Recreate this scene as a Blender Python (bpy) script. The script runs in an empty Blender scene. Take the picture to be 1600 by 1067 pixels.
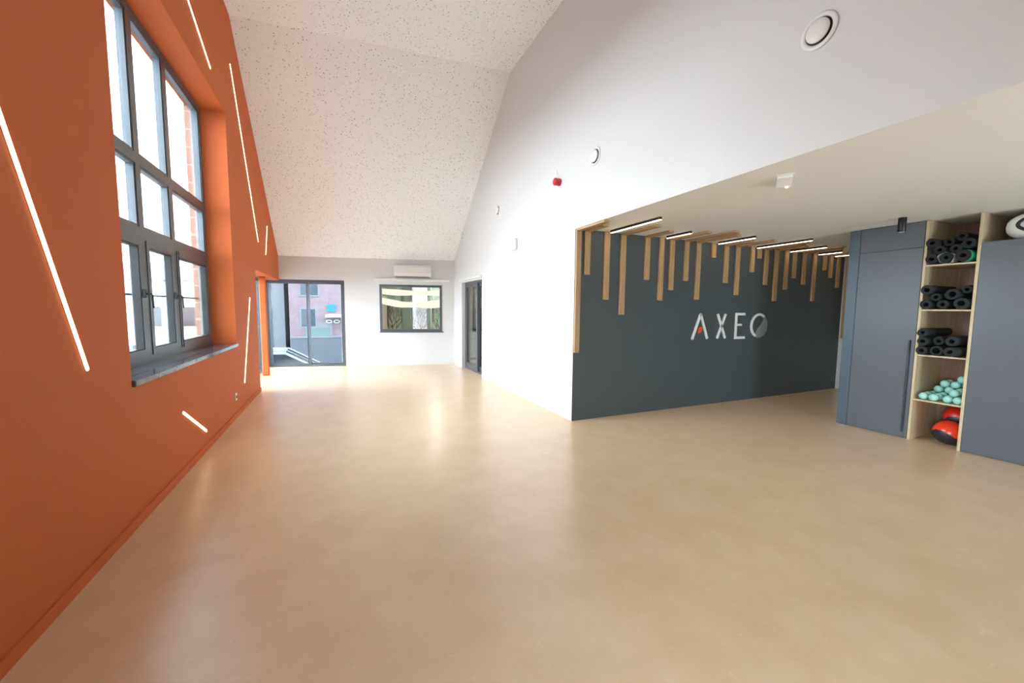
import bpy, math, random
from mathutils import Vector, Matrix
C = bpy.data.collections.new('scene'); S = bpy.context.scene
S.collection.children.link(C)
PI = math.pi

# ------------------------------------------------------------------ camera
cam_d = bpy.data.cameras.new('camera'); cam = bpy.data.objects.new('camera', cam_d); C.objects.link(cam)
yaw, pitch, roll, FPX = .4152, -.0837, .0085, 617.89
fw = Vector((math.sin(yaw)*math.cos(pitch), math.cos(yaw)*math.cos(pitch), math.sin(pitch)))
r0 = Vector((math.cos(yaw), -math.sin(yaw), 0)); u0 = r0.cross(fw)
rr = math.cos(roll)*r0 + math.sin(roll)*u0; uu = -math.sin(roll)*r0 + math.cos(roll)*u0
m3 = Matrix((rr, uu, -fw)).transposed()
cam.matrix_world = Matrix.Translation((0, 0, 1.5)) @ m3.to_4x4()
cam_d.sensor_width = 36; cam_d.sensor_fit = 'HORIZONTAL'; cam_d.lens = FPX/1600*36
cam_d.clip_start = .05; cam_d.clip_end = 300
S.camera = cam

# ------------------------------------------------------------------ world, sky light, exposure
W = bpy.data.worlds.new('overcast_sky'); S.world = W; W.use_nodes = True
nt = W.node_tree; nt.nodes.clear()
bg = nt.nodes.new('ShaderNodeBackground'); bg.inputs[0].default_value = (.82, .92, 1.0, 1); bg.inputs[1].default_value = 12.5
wo = nt.nodes.new('ShaderNodeOutputWorld'); nt.links.new(bg.outputs[0], wo.inputs[0])
def portal(name, loc, rot, sx, sy):          # daylight sampling through a window opening, emits nothing itself
    l = bpy.data.lights.new(name, 'AREA'); l.shape = 'RECTANGLE'; l.size = sx; l.size_y = sy
    l.cycles.is_portal = True
    o = bpy.data.objects.new(name, l); C.objects.link(o); o.location = loc; o.rotation_euler = rot
portal('window_daylight', (-1.66, 5.0, 2.5), (0, -PI/2, 0), 3.05, 3.1)
portal('low_window_daylight', (-1.66, -.75, 1.03), (0, -PI/2, 0), 1.9, 2.45)
portal('rear_fill_daylight', (4.55, -3.12, .92), (PI/2, 0, 0), 1.45, 1.6)
portal('side_glass_daylight', (-1.75, 9.6, 1.07), (0, -PI/2, 0), 2.1, 2.9)
portal('glass_door_daylight', (-.69+.04, 11.06+.14, 1.07), (-PI/2, 0, -.2292), 1.8, 2.1)
S.view_settings.view_transform = 'Standard'; S.view_settings.look = 'None'
S.view_settings.gamma = 1; S.view_settings.use_curve_mapping = False
S.view_settings.exposure = 1.13

# ------------------------------------------------------------------ materials
def lin(c): return tuple(((x/255)/12.92 if x/255 <= .04045 else ((x/255+.055)/1.055)**2.4) for x in c)
def mat(name, rgb, rough=.6, metal=0, spec=.5, noise=0, nscale=30, bump=0, bscale=200, coat=0):
    m = bpy.data.materials.new(name); m.use_nodes = True; n = m.node_tree; b = n.nodes['Principled BSDF']
    c = lin(rgb)
    b.inputs['Base Color'].default_value = (*c, 1); b.inputs['Roughness'].default_value = rough
    b.inputs['Metallic'].default_value = metal; b.inputs['Specular IOR Level'].default_value = spec
    if coat: b.inputs['Coat Weight'].default_value = coat
    tc = n.nodes.new('ShaderNodeTexCoord')
    nz = n.nodes.new('ShaderNodeTexNoise'); nz.inputs['Scale'].default_value = nscale; nz.inputs['Detail'].default_value = 5
    n.links.new(tc.outputs['Object'], nz.inputs['Vector'])
    rp = n.nodes.new('ShaderNodeValToRGB')
    k = max(noise, .01)
    rp.color_ramp.elements[0].position = .3; rp.color_ramp.elements[1].position = .7
    rp.color_ramp.elements[0].color = (*[x*(1-k) for x in c], 1); rp.color_ramp.elements[1].color = (*[min(1, x*(1+k)) for x in c], 1)
    n.links.new(nz.outputs['Fac'], rp.inputs['Fac']); n.links.new(rp.outputs['Color'], b.inputs['Base Color'])
    if bump:
        nb = n.nodes.new('ShaderNodeTexNoise'); nb.inputs['Scale'].default_value = bscale
        bp = n.nodes.new('ShaderNodeBump'); bp.inputs['Strength'].default_value = bump; bp.inputs['Distance'].default_value = .002
        n.links.new(tc.outputs['Object'], nb.inputs['Vector']); n.links.new(nb.outputs['Fac'], bp.inputs['Height'])
        n.links.new(bp.outputs['Normal'], b.inputs['Normal'])
    return m
def wood(name, a, b_, axis='z', rough=.5, sc=9):
    m = mat(name, a, rough); n = m.node_tree; b = n.nodes['Principled BSDF']
    tc = n.nodes.new('ShaderNodeTexCoord'); mp = n.nodes.new('ShaderNodeMapping')
    s = [sc*6]*3; s['xyz'.index(axis)] = sc*.35; mp.inputs['Scale'].default_value = s
    nz = n.nodes.new('ShaderNodeTexNoise'); nz.inputs['Scale'].default_value = 1; nz.inputs['Detail'].default_value = 4
    rp = n.nodes.new('ShaderNodeValToRGB'); rp.color_ramp.elements[0].position = .35; rp.color_ramp.elements[1].position = .65
    rp.color_ramp.elements[0].color = (*lin(a), 1); rp.color_ramp.elements[1].color = (*lin(b_), 1)
    n.links.new(tc.outputs['Object'], mp.inputs['Vector']); n.links.new(mp.outputs[0], nz.inputs['Vector'])
    n.links.new(nz.outputs['Fac'], rp.inputs['Fac']); n.links.new(rp.outputs[0], b.inputs['Base Color'])
    return m
def emit(name, rgb, st):
    m = bpy.data.materials.new(name); m.use_nodes = True; n = m.node_tree; n.nodes.clear()
    e = n.nodes.new('ShaderNodeEmission'); e.inputs[0].default_value = (*rgb, 1); e.inputs[1].default_value = st
    o = n.nodes.new('ShaderNodeOutputMaterial'); n.links.new(e.outputs[0], o.inputs[0]); return m
def glass(name, tint=(1, 1, 1), refl=1.0):
    m = bpy.data.materials.new(name); m.use_nodes = True; n = m.node_tree; n.nodes.clear()
    t = n.nodes.new('ShaderNodeBsdfTransparent'); t.inputs[0].default_value = (*tint, 1)
    g = n.nodes.new('ShaderNodeBsdfGlossy'); g.inputs['Roughness'].default_value = .01
    f = n.nodes.new('ShaderNodeFresnel'); f.inputs[0].default_value = 1.5
    mu = n.nodes.new('ShaderNodeMath'); mu.operation = 'MULTIPLY'; mu.inputs[1].default_value = refl
    mx = n.nodes.new('ShaderNodeMixShader'); o = n.nodes.new('ShaderNodeOutputMaterial')
    n.links.new(f.outputs[0], mu.inputs[0]); n.links.new(mu.outputs[0], mx.inputs[0])
    n.links.new(t.outputs[0], mx.inputs[1]); n.links.new(g.outputs[0], mx.inputs[2]); n.links.new(mx.outputs[0], o.inputs[0])
    return m
def perforated():
    m = mat('perforated_plaster', (246, 247, 247), .8); n = m.node_tree; b = n.nodes['Principled BSDF']
    tc = n.nodes.new('ShaderNodeTexCoord'); col = None
    base = n.nodes['Color Ramp'].outputs[0]
    for sc, th in ((20, .165), (30, .125)):
        v = n.nodes.new('ShaderNodeTexVoronoi'); v.inputs['Scale'].default_value = sc
        n.links.new(tc.outputs['Object'], v.inputs['Vector'])
        r = n.nodes.new('ShaderNodeMapRange'); r.inputs['From Min'].default_value = th*.8; r.inputs['From Max'].default_value = th
        r.inputs['To Min'].default_value = .9; r.inputs['To Max'].default_value = 0
        n.links.new(v.outputs['Distance'], r.inputs['Value'])
        mx = n.nodes.new('ShaderNodeMixRGB'); mx.inputs[2].default_value = (.12, .115, .11, 1)
        n.links.new(r.outputs[0], mx.inputs[0]); n.links.new(base, mx.inputs[1]); base = mx.outputs[0]
    n.links.new(base, b.inputs['Base Color']); return m
def cork_floor():
    m = mat('tan_mottled_linoleum', (206, 168, 124), .30, spec=.5); m.node_tree.nodes['Principled BSDF'].inputs['IOR'].default_value = 2.0; n = m.node_tree; b = n.nodes['Principled BSDF']
    tc = n.nodes.new('ShaderNodeTexCoord')
    a = n.nodes.new('ShaderNodeTexNoise'); a.inputs['Scale'].default_value = 3; a.inputs['Detail'].default_value = 8; a.inputs['Roughness'].default_value = .62
    r = n.nodes.new('ShaderNodeValToRGB'); r.color_ramp.elements[0].position = .35; r.color_ramp.elements[1].position = .68
    r.color_ramp.elements[0].color = (*lin((221, 190, 148)), 1); r.color_ramp.elements[1].color = (*lin((231, 203, 165)), 1)
    n.links.new(tc.outputs['Object'], a.inputs['Vector']); n.links.new(a.outputs['Fac'], r.inputs[0])
    mp = n.nodes.new('ShaderNodeMapping'); mp.inputs['Scale'].default_value = (14, 26, 20)
    v = n.nodes.new('ShaderNodeTexNoise'); v.inputs['Scale'].default_value = 1; v.inputs['Detail'].default_value = 3; v.inputs['Distortion'].default_value = 1.2
    n.links.new(tc.outputs['Object'], mp.inputs[0]); n.links.new(mp.outputs[0], v.inputs['Vector'])
    r2 = n.nodes.new('ShaderNodeValToRGB'); r2.color_ramp.elements[0].position = .66; r2.color_ramp.elements[1].position = .72
    r2.color_ramp.elements[0].color = (0, 0, 0, 1); r2.color_ramp.elements[1].color = (.45, .45, .45, 1)
    n.links.new(v.outputs['Fac'], r2.inputs[0])
    mx = n.nodes.new('ShaderNodeMixRGB'); mx.inputs[2].default_value = (*lin((240, 218, 184)), 1)
    n.links.new(r2.outputs[0], mx.inputs[0]); n.links.new(r.outputs[0], mx.inputs[1])
    n.links.new(mx.outputs[0], b.inputs['Base Color'])
    bp = n.nodes.new('ShaderNodeBump'); bp.inputs['Strength'].default_value = .12; bp.inputs['Distance'].default_value = .003
    n.links.new(a.outputs['Fac'], bp.inputs['Height']); n.links.new(bp.outputs[0], b.inputs['Normal'])
    return m
def brick(name, c1, c2, mortar, sc=1.0, rot=(0, 0, 0)):
    m = mat(name, c1, .85); n = m.node_tree; b = n.nodes['Principled BSDF']
    tc = n.nodes.new('ShaderNodeTexCoord'); mp = n.nodes.new('ShaderNodeMapping'); mp.inputs['Rotation'].default_value = rot
    t = n.nodes.new('ShaderNodeTexBrick'); t.inputs['Color1'].default_value = (*lin(c1), 1); t.inputs['Color2'].default_value = (*lin(c2), 1)
    t.inputs['Mortar'].default_value = (*lin(mortar), 1); t.inputs['Scale'].default_value = sc
    t.inputs['Brick Width'].default_value = .22; t.inputs['Row Height'].default_value = .075; t.inputs['Mortar Size'].default_value = .009
    n.links.new(tc.outputs['Object'], mp.inputs[0]); n.links.new(mp.outputs[0], t.inputs[0]); n.links.new(t.outputs[0], b.inputs['Base Color'])
    return m

M = dict(
 orange=mat('terracotta_paint', (204, 104, 58), .65, spec=.2, noise=.015, nscale=3, bump=.05),
 white=mat('white_wall_paint', (219, 219, 217), .7),
 alcove=mat('alcove_ceiling_paint', (240, 239, 234), .7),
 perf=perforated(), floor=cork_floor(),
 dark=mat('slate_grey_paint', (74, 84, 87), .5, noise=.02, nscale=2),
 greige=mat('greige_paint', (150, 142, 122), .7),
 frame=mat('anthracite_aluminium', (92, 98, 104), .28, metal=.3),
 gasket=mat('black_gasket', (22, 23, 25), .5),
 glass=glass('clear_glass', (.96, .98, .985), .8), half=glass('lightly_tinted_glass', (.85, .88, .90), .8), tint=glass('tinted_glass', (.47, .50, .52), .12),
 stone=mat('blue_grey_stone', (80, 86, 96), .05, noise=.25, nscale=14),
 slat=wood('pale_oak', (192, 160, 118), (172, 140, 100), 'z'), slaty=wood('pale_oak_ceiling', (192, 160, 118), (172, 140, 100), 'y'),
 ply=wood('pale_birch', (198, 180, 146), (184, 164, 128), 'z'), plyy=wood('pale_birch_shelf', (200, 182, 148), (186, 166, 130), 'y'),
 backp=wood('brown_back_panel', (150, 116, 92), (128, 98, 76), 'z'),
 cab=mat('slate_laminate', (77, 80, 86), .42, noise=.02, nscale=6), cab2=mat('slate_laminate_blue_reflection', (66, 79, 90), .42),
 black=mat('black_metal', (24, 24, 26), .4), plastic=mat('white_plastic', (232, 232, 228), .35),
 letter=mat('brushed_silver', (236, 238, 236), .4), lgrey=mat('grey_letter_fill', (142, 147, 151), .4), accent=mat('orange_accent', (232, 92, 48), .5),
 led=emit('warm_led', (1, .74, .42), 4), ledn=emit('alcove_led', (1, .74, .46), 6), panel=emit('fill_panel_glow', (1, .97, .92), 42), ring=emit('chandelier_glow', (1, .92, .74), .56),
 red=mat('red_plastic', (198, 40, 44), .35), redled=emit('red_indicator', (1, .25, .12), 6),
 mat=mat('black_foam', (32, 35, 37), .85, noise=.1, nscale=60, bump=.3), green=mat('green_foam', (40, 140, 110), .7),
 wrap=mat('clear_wrap_plastic', (190, 192, 188), .25), mint=mat('mint_vinyl', (150, 205, 192), .35), rubber=mat('black_rubber', (30, 31, 33), .5),
 ball=mat('orange_red_vinyl', (228, 62, 34), .25), ball2=mat('dark_red_vinyl', (196, 40, 26), .3), ballblack=mat('black_vinyl', (38, 38, 42), .4),
 brick=brick('orange_brick', (176, 136, 122), (156, 118, 106), (190, 182, 172), rot=(PI/2, 0, PI/2)),
 brickf=brick('pink_grey_brick', (138, 108, 110), (120, 98, 102), (132, 126, 128), rot=(PI/2, 0, 0)),
 asphalt=mat('asphalt', (92, 94, 98), .9, noise=.1), car=mat('silver_car_paint', (170, 176, 182), .25, metal=.3, coat=.5), carglass=mat('dark_car_glass', (40, 48, 54), .1),
 grender=mat('grey_render', (124, 124, 128), .8), pale=mat('pale_render', (190, 188, 184), .8), slate=mat('grey_slate_roof', (96, 98, 104), .8), turq=mat('turquoise_sign', (30, 112, 138), .5), whitesign=mat('white_sign', (225, 228, 230), .6),
 darkwin=mat('dark_window_glass', (60, 70, 76), .1), doorwood=mat('grey_green_door', (96, 116, 110), .5),
 hedge=mat('hedge_leaf', (64, 86, 66), .8, noise=.4, nscale=8),
 pgreen=mat('grey_green_panel', (128, 150, 136), .6, noise=.25, nscale=5), pblue=mat('pale_blue_panel', (205, 216, 232), .6, noise=.08, nscale=4), branch=mat('dark_branch', (52, 46, 42), .7), pbranch=mat('pale_branch', (140, 152, 170), .7),
 kit=mat('light_grey_laminate', (176, 182, 186), .4), worktop=mat('black_worktop', (28, 28, 30), .2),
)

# ------------------------------------------------------------------ mesh helpers
class MB:
    def __init__(s): s.v = []; s.f = []; s.mi = []; s.sm = []
    def add(s, vs, fs, mi=0, smooth=False):
        k = len(s.v); s.v += [tuple(v) for v in vs]
        for f in fs: s.f.append([i+k for i in f]); s.mi.append(mi); s.sm.append(smooth)
        return s
    def box(s, a, b, mi=0):
        x0, y0, z0 = a; x1, y1, z1 = b
        return s.add([(x0,y0,z0),(x1,y0,z0),(x1,y1,z0),(x0,y1,z0),(x0,y0,z1),(x1,y0,z1),(x1,y1,z1),(x0,y1,z1)],
              [(0,3,2,1),(4,5,6,7),(0,1,5,4),(1,2,6,5),(2,3,7,6),(3,0,4,7)], mi)
    def rbox(s, a, b, r=.01, mi=0):          # box with chamfered edges
        x0, y0, z0 = a; x1, y1, z1 = b; vs = []; r = min(r, (x1-x0)*.45, (y1-y0)*.45, (z1-z0)*.45)
        idx = {}
        for ix, X in enumerate((x0, x1)):
            for iy, Y in enumerate((y0, y1)):
                for iz, Z in enumerate((z0, z1)):
                    dx, dy, dz = (r if ix == 0 else -r), (r if iy == 0 else -r), (r if iz == 0 else -r)
                    idx[(ix,iy,iz,0)] = len(vs); vs.append((X, Y+dy, Z+dz))
                    idx[(ix,iy,iz,1)] = len(vs); vs.append((X+dx, Y, Z+dz))
                    idx[(ix,iy,iz,2)] = len(vs); vs.append((X+dx, Y+dy, Z))
        fs = []
        for i in (0, 1):
            q = [(i,0,0,0),(i,1,0,0),(i,1,1,0),(i,0,1,0)]; fs.append([idx[k] for k in (q if i else q[::-1])])
            q = [(0,i,0,1),(1,i,0,1),(1,i,1,1),(0,i,1,1)]; fs.append([idx[k] for k in (q[::-1] if i else q)])
            q = [(0,0,i,2),(1,0,i,2),(1,1,i,2),(0,1,i,2)]; fs.append([idx[k] for k in (q if i else q[::-1])])
            for j in (0, 1):
                fs.append([idx[k] for k in ((i,j,0,0),(i,j,1,0),(i,j,1,1),(i,j,0,1))])
                fs.append([idx[k] for k in ((i,0,j,0),(i,1,j,0),(i,1,j,2),(i,0,j,2))])
                fs.append([idx[k] for k in ((0,i,j,1),(1,i,j,1),(1,i,j,2),(0,i,j,2))])
                for k in (0, 1): fs.append([idx[(i,j,k,t)] for t in range(3)])
        return s.add(vs, fs, mi)
    def prism(s, poly, h0, h1, axis='x', mi=0):   # polygon extruded along an axis
        n = len(poly)
        def P(p, h): return {'x': (h, p[0], p[1]), 'y': (p[0], h, p[1]), 'z': (p[0], p[1], h)}[axis]
        vs = [P(p, h0) for p in poly]+[P(p, h1) for p in poly]
        fs = [list(range(n))[::-1], [n+i for i in range(n)]]+[(i, (i+1) % n, n+(i+1) % n, n+i) for i in range(n)]
        return s.add(vs, fs, mi)
    def tube(s, pts, rad, n=10, mi=0, closed=False, cap=True):
        pts = [Vector(p) for p in pts]; m = len(pts); rs = rad if isinstance(rad, (list, tuple)) else [rad]*m; vs = []
        up = None
        for i, p in enumerate(pts):
            a = pts[(i-1) % m] if (closed or i) else p; b = pts[(i+1) % m] if (closed or i < m-1) else p
            t = (b-a).normalized()
            if up is None: up = Vector((0, 0, 1)) if abs(t.z) < .9 else Vector((0, 1, 0))
            x = t.cross(up).normalized(); y = x.cross(t).normalized(); up = y
            for k in range(n):
                an = 2*PI*k/n; vs.append(p+rs[i]*(x*math.cos(an)+y*math.sin(an)))
        fs = []
        for i in range(m if closed else m-1):
            for k in range(n):
                a = i*n+k; b = i*n+(k+1) % n; c = ((i+1) % m)*n+(k+1) % n; d = ((i+1) % m)*n+k; fs.append((a, b, c, d))
        s.add(vs, fs, mi, True)
        if cap and not closed: s.add(vs[:n], [list(range(n))], mi); s.add(vs[-n:], [list(range(n))[::-1]], mi)
        return s
    def lathe(s, prof, o, axis=(0,0,1), n=32, mi=0, smooth=True, sx=1, sy=1):   # prof: (radius, height)
        ax = Vector(axis).normalized(); x = ax.cross(Vector((0,0,1)) if abs(ax.z) < .9 else Vector((0,1,0))).normalized(); y = ax.cross(x)
        o = Vector(o); vs = []
        for r, h in prof:
            for k in range(n):
                a = 2*PI*k/n; vs.append(o+ax*h+x*(r*math.cos(a)*sx)+y*(r*math.sin(a)*sy))
        fs = [(i*n+k, i*n+(k+1) % n, (i+1)*n+(k+1) % n, (i+1)*n+k) for i in range(len(prof)-1) for k in range(n)]
        s.add(vs, fs, mi, smooth)
        s.add(vs[:n], [list(range(n))], mi); s.add(vs[-n:], [list(range(n))], mi)
        return s
    def build(s, name, mats, parent=None, **k):
        me = bpy.data.meshes.new(name); me.from_pydata(s.v, [], s.f); me.validate()
        o = bpy.data.objects.new(name, me); C.objects.link(o)
        for m in (mats if isinstance(mats, (list, tuple)) else [mats]): me.materials.append(m)
        if len(me.polygons) == len(s.mi):
            for p, mi, sm in zip(me.polygons, s.mi, s.sm): p.material_index = mi; p.use_smooth = sm
        import bmesh
        bm = bmesh.new(); bm.from_mesh(me); bmesh.ops.remove_doubles(bm, verts=bm.verts, dist=1e-5); bmesh.ops.recalc_face_normals(bm, faces=bm.faces); bm.to_mesh(me); bm.free()
        if parent: o.parent = parent
        for a, b in k.items(): o[a] = b
        return o
def empty(name, loc=(0, 0, 0), rz=0, **k):
    o = bpy.data.objects.new(name, None); C.objects.link(o); o.location = loc; o.rotation_euler = (0, 0, rz); o.empty_display_size = .1
    for a, b in k.items(): o[a] = b
    return o
def copy_tree(o, parent=None):
    c = o.copy(); C.objects.link(c); c.parent = parent
    for ch in [x for x in C.objects if x.parent == o]: copy_tree(ch, c)
    return c
def frame_yz(mb, x0, x1, y0, y1, z0, z1, w):    # rectangular frame lying in a YZ plane
    mb.box((x0, y0, z0), (x1, y0+w, z1)); mb.box((x0, y1-w, z0), (x1, y1, z1))
    mb.box((x0, y0+w, z0), (x1, y1-w, z0+w)); mb.box((x0, y0+w, z1-w), (x1, y1-w, z1)); return mb
def frame_xz(mb, y0, y1, x0, x1, z0, z1, w, wb=None):
    wb = wb or w
    mb.box((x0, y0, z0), (x0+w, y1, z1)); mb.box((x1-w, y0, z0), (x1, y1, z1))
    mb.box((x0+w, y0, z0), (x1-w, y1, z0+wb)); mb.box((x0+w, y0, z1-w), (x1-w, y1, z1)); return mb

# ------------------------------------------------------------------ room dimensions (metres)
XL, XR, YA, ZA, ZH = -1.285, 2.836, 4.431, 2.53, 5.56    # left wall, right wall, alcove wall, alcove ceiling, high ceiling
YR = -3.0
PH = -.2292; BO = (0, 10.899, 0)
def bk(u, v=0, z=0):    # back-wall coordinates to world
    return (u*math.cos(PH)-v*math.sin(PH), BO[1]+u*math.sin(PH)+v*math.cos(PH), z)
CL, CR = (XL, 7.008), (XR, 6.598)     # crease ends
BLy, BRy = 11.205, 10.237
def zl(y): return ZH-(y-CL[1])*(ZH-2.706)/(BLy-CL[1])
def zr(y): return ZH-(y-CR[1])*(ZH-2.706)/(BRy-CR[1])
WY0, WY1, WZ0, WZ1 = 3.45, 6.50, .975, 4.03    # left window opening
OY = 8.13                                       # glazed opening in the left wall
T = .42

# left wall
w = MB()
NY0, NY1, NZ0, NZ1 = -2.0, .5, .06, 2.0         # second window of the left wall, beside the viewpoint
w.box((XL-T, YR-.2, 0), (XL, NY0, 5.7)); w.box((XL-T, NY1, 0), (XL, WY0, 5.7)); w.box((XL-T, NY0, 0), (XL, NY1, NZ0)); w.box((XL-T, NY0, NZ1), (XL, NY1, 5.7))
w.box((XL-T, WY0, 0), (XL, WY1, WZ0)); w.box((XL-T, WY0, WZ1), (XL, WY1, 5.7))
w.prism([(WY1, 0), (OY, 0), (OY, zl(OY)+.05), (CL[1], ZH+.05), (CL[1]-.1, 5.7), (WY1, 5.7)], XL-T, XL)
w.prism([(OY, 2.13), (BLy+.05, 2.13), (BLy+.05, 2.74), (OY, zl(OY)+.05)], XL-T, XL)
w.build('wall_left', M['orange'], kind='structure', label='terracotta orange wall holding the tall window and slanted light strips', category='wall')
MB().box((XL, NY1, 0), (XL+.014, OY, .07)).build('baseboard_left', M['orange'], kind='structure', label='low terracotta skirting at the foot of the orange wall', category='skirting')
# corner post
MB().rbox((-1.52, 9.93, 0), (-1.40, 10.06, 2.13), .012).build('corner_post', M['orange'], label='slim terracotta post standing before the glazed corner at the far end', category='post')
# ceiling : high flat, sloped facet, alcove, neighbouring room
c = MB()
c.prism([(XL-.02, YR-.2), (XR+.02, YR-.2), (XR+.02, CR[1]), (XL-.02, CL[1])], ZH, ZH+.1, 'z', 0)
N = 14
for i in range(N):
    a, b = i/N, (i+1)/N; vs = []
    for dz in (0, .1):
        for t in (a, b):
            for sx in (0, 1):
                X = (XL-.02, XR+.02)[sx]; y0 = (CL, CR)[sx][1]; y1 = (BLy+.05, BRy+.05)[sx]
                vs.append((X, y0+(y1-y0)*t, ZH+(2.69-ZH)*t+dz))
    c.add(vs, [(0, 1, 3, 2), (4, 6, 7, 5), (0, 4, 5, 1), (2, 3, 7, 6), (0, 2, 6, 4), (1, 5, 7, 3)], 0)
c.box((XR+.21, YR-.2, ZA), (9.1, YA, ZA+.12), 1); c.box((XR+.002, YR-.2, ZA), (XR+.21, YA, ZA+.02), 1)
c.prism([(3.05, 4.6), (9.1, 4.6), (9.1, 15.2), (.2, 15.2), (.2, 11.2), bk(2.95, .3)[:2]], 2.74, 2.84, 'z', 2)
c.box((-1.72, OY, 2.13), (XL-T+.02, 11.6, 2.23), 2)
c.build('ceiling', [M['perf'], M['alcove'], M['white']], kind='structure', label='high white perforated sloping ceiling with the low alcove ceiling beside it', category='ceiling')
# right wall
w = MB(); X1 = XR+.21
DY0, DY1, DZ = 8.05, 9.55, 2.12
w.box((XR, YR-.2, ZA+.02), (X1, YA+.005, 5.7)); w.box((XR, YR-.2, ZA), (XR+.002, YA+.005, ZA+.02))
w.prism([(YA+.005, 0), (DY0, 0), (DY0, zr(DY0)+.05), (CR[1], ZH+.05), (CR[1]-.1, 5.7), (YA+.005, 5.7)], XR, X1)
w.prism([(DY0, DZ), (DY1, DZ), (DY1, zr(DY1)+.05), (DY0, zr(DY0)+.05)], XR, X1)
w.prism([(DY1, 0), (BRy+.02, 0), (BRy+.02, 2.75), (DY1, zr(DY1)+.05)], XR, X1)
w.build('wall_right', M['white'], kind='structure', label='white wall with the grey framed door, stepping up above the alcove', category='wall')
# back wall (rotated)
def brot(o): o.location = BO; o.rotation_euler = (0, 0, PH); return o
w = MB(); SU0, SU1, SZ = -1.643, .176, 2.16; IU0, IU1, IZ0, IZ1 = 1.02, 2.585, .862, 2.078
w.box((-2.0, 0, 0), (SU0, .3, 2.75)); w.box((SU0, 0, SZ), (SU1, .3, 2.75)); w.box((SU1, 0, 0), (IU0, .3, 2.75))
w.box((IU0, 0, 0), (IU1, .3, IZ0)); w.box((IU0, 0, IZ1), (IU1, .3, 2.75)); w.box((IU1, 0, 0), (3.15, .3, 2.75))
brot(w.build('wall_back', M['white'], kind='structure', label='white end wall with the sliding glass door and interior window', category='wall'))
# alcove walls
MB().box((XR+.0005, YA, 0), (8.87, YA+.005, ZA)).box((X1, YA+.005, 0), (8.87, YA+.17, ZA+.12)).build('wall_alcove', M['dark'], kind='structure', label='dark slate grey feature wall with oak slats and silver letters', category='wall')
MB().box((8.85, 2.9, 0), (9.0, YA, ZA)).build('wall_end', M['white'], kind='structure', label='narrow white wall closing the passage right of the dark wall', category='wall')
MB().box((6.76, 2.9, 0), (8.85, 3.03, ZA)).box((6.76, YR-.2, 0), (6.88, 2.9, ZA)).build('wall_east', M['white'], kind='structure', label='white wall behind the row of grey cupboards', category='wall')
GX0, GX1, GZ0, GZ1 = 3.8, 5.3, .08, 1.75
MB().box((XL-T, YR-.2, 0), (GX0, YR, 5.7)).box((GX1, YR-.2, 0), (9.0, YR, 5.7)).box((GX0, YR-.2, 0), (GX1, YR, GZ0)).box((GX0, YR-.2, GZ1), (GX1, YR, 5.7)).build('wall_rear', M['white'], kind='structure', label='white wall closing the room behind the viewpoint', category='wall')
# floor
f = MB(); f.prism([(-1.72, YR-.2), (9.1, YR-.2), (9.1, 15.2), (.2, 15.2), (.2, 11.2), (-1.72, 11.62)], -.2, 0, 'z')
f.build('floor', M['floor'], kind='structure', label='glossy tan mottled linoleum floor across the whole room', category='floor')

# ------------------------------------------------------------------ left window
fx0, fx1 = -1.62, -1.55
root = empty('window_1', (fx0, WY0, WZ0), kind='structure', label='tall nine pane anthracite window set in the orange wall', category='window')
def rel(o, root):
    o.parent = root; o.matrix_parent_inverse = Matrix.Translation(root.location).inverted() if not any(root.rotation_euler) else (Matrix.Translation(root.location) @ root.rotation_euler.to_matrix().to_4x4()).inverted(); return o
my = [4.50, 5.24]; mw = .095; zT2, zT1 = (2.075, 2.175), (2.715, 2.805)
fr = MB(); frame_yz(fr, fx0, fx1, WY0, WY1-.03, WZ0, WZ1, .075)
for y in my: fr.box((fx0, y, WZ0+.075), (fx1, y+mw, WZ1-.075))
ys = [WY0+.075]+[v for y in my for v in (y, y+mw)]+[WY1-.105]
for z in (zT1, zT2):
    for i in range(3): fr.box((fx0, ys[2*i], z[0]), (fx1, ys[2*i+1], z[1]))
rel(fr.build('window_frame', M['frame']), root)
zs = [WZ0+.075, zT2[0], zT2[1], zT1[0], zT1[1], WZ1-.075]
for i in range(3):
    for j in range(3):
        y0, y1, z0, z1 = ys[2*i], ys[2*i+1], zs[2*j], zs[2*j+1]
        if j == 0:   # opening sashes
            sh = frame_yz(MB(), fx0+.01, fx1+.006, y0+.002, y1-.002, z0+.002, z1-.002, .06); so = rel(sh.build('sash', M['frame']), root)
            rel(frame_yz(MB(), fx0+.02, fx1+.002, y0+.05, y1-.05, z0+.05, z1-.05, .022).build('gasket', M['gasket']), root)
            rel(MB().box((-1.592, y0+.06, z0+.06), (-1.586, y1-.06, z1-.06)).build('pane', M['glass']), root)
            if i < 2:
                hy = y1-.035; hz = 1.60
                h = MB().rbox((fx1+.006, hy-.016, hz-.035), (fx1+.028, hy+.016, hz+.035), .004)
                h.tube([(fx1+.025, hy, hz), (fx1+.062, hy, hz), (fx1+.068, hy, hz-.012), (fx1+.070, hy+.004, hz-.125)], .0075, 8)
                rel(h.build('handle', M['black']), root)
        else:
            rel(frame_yz(MB(), fx0+.02, fx1-.008, y0, y1, z0, z1, .022).build('glazing_bead', M['frame']), root)
            rel(MB().box((-1.592, y0, z0), (-1.586, y1, z1)).build('pane', M['glass']), root)
rel(MB().box((fx1+.018, my[1]+mw-.012, WZ0+.08), (fx1+.024, my[1]+mw-.002, zT2[0])).build('gasket', M['gasket']), root)
MB().rbox((-1.70, WY0+.001, WZ0-.03), (XL+.022, WY1-.001, WZ0+.012), .004).build('window_sill', M['stone'], kind='structure', label='polished blue grey stone sill under the tall window', category='window sill')
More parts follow.
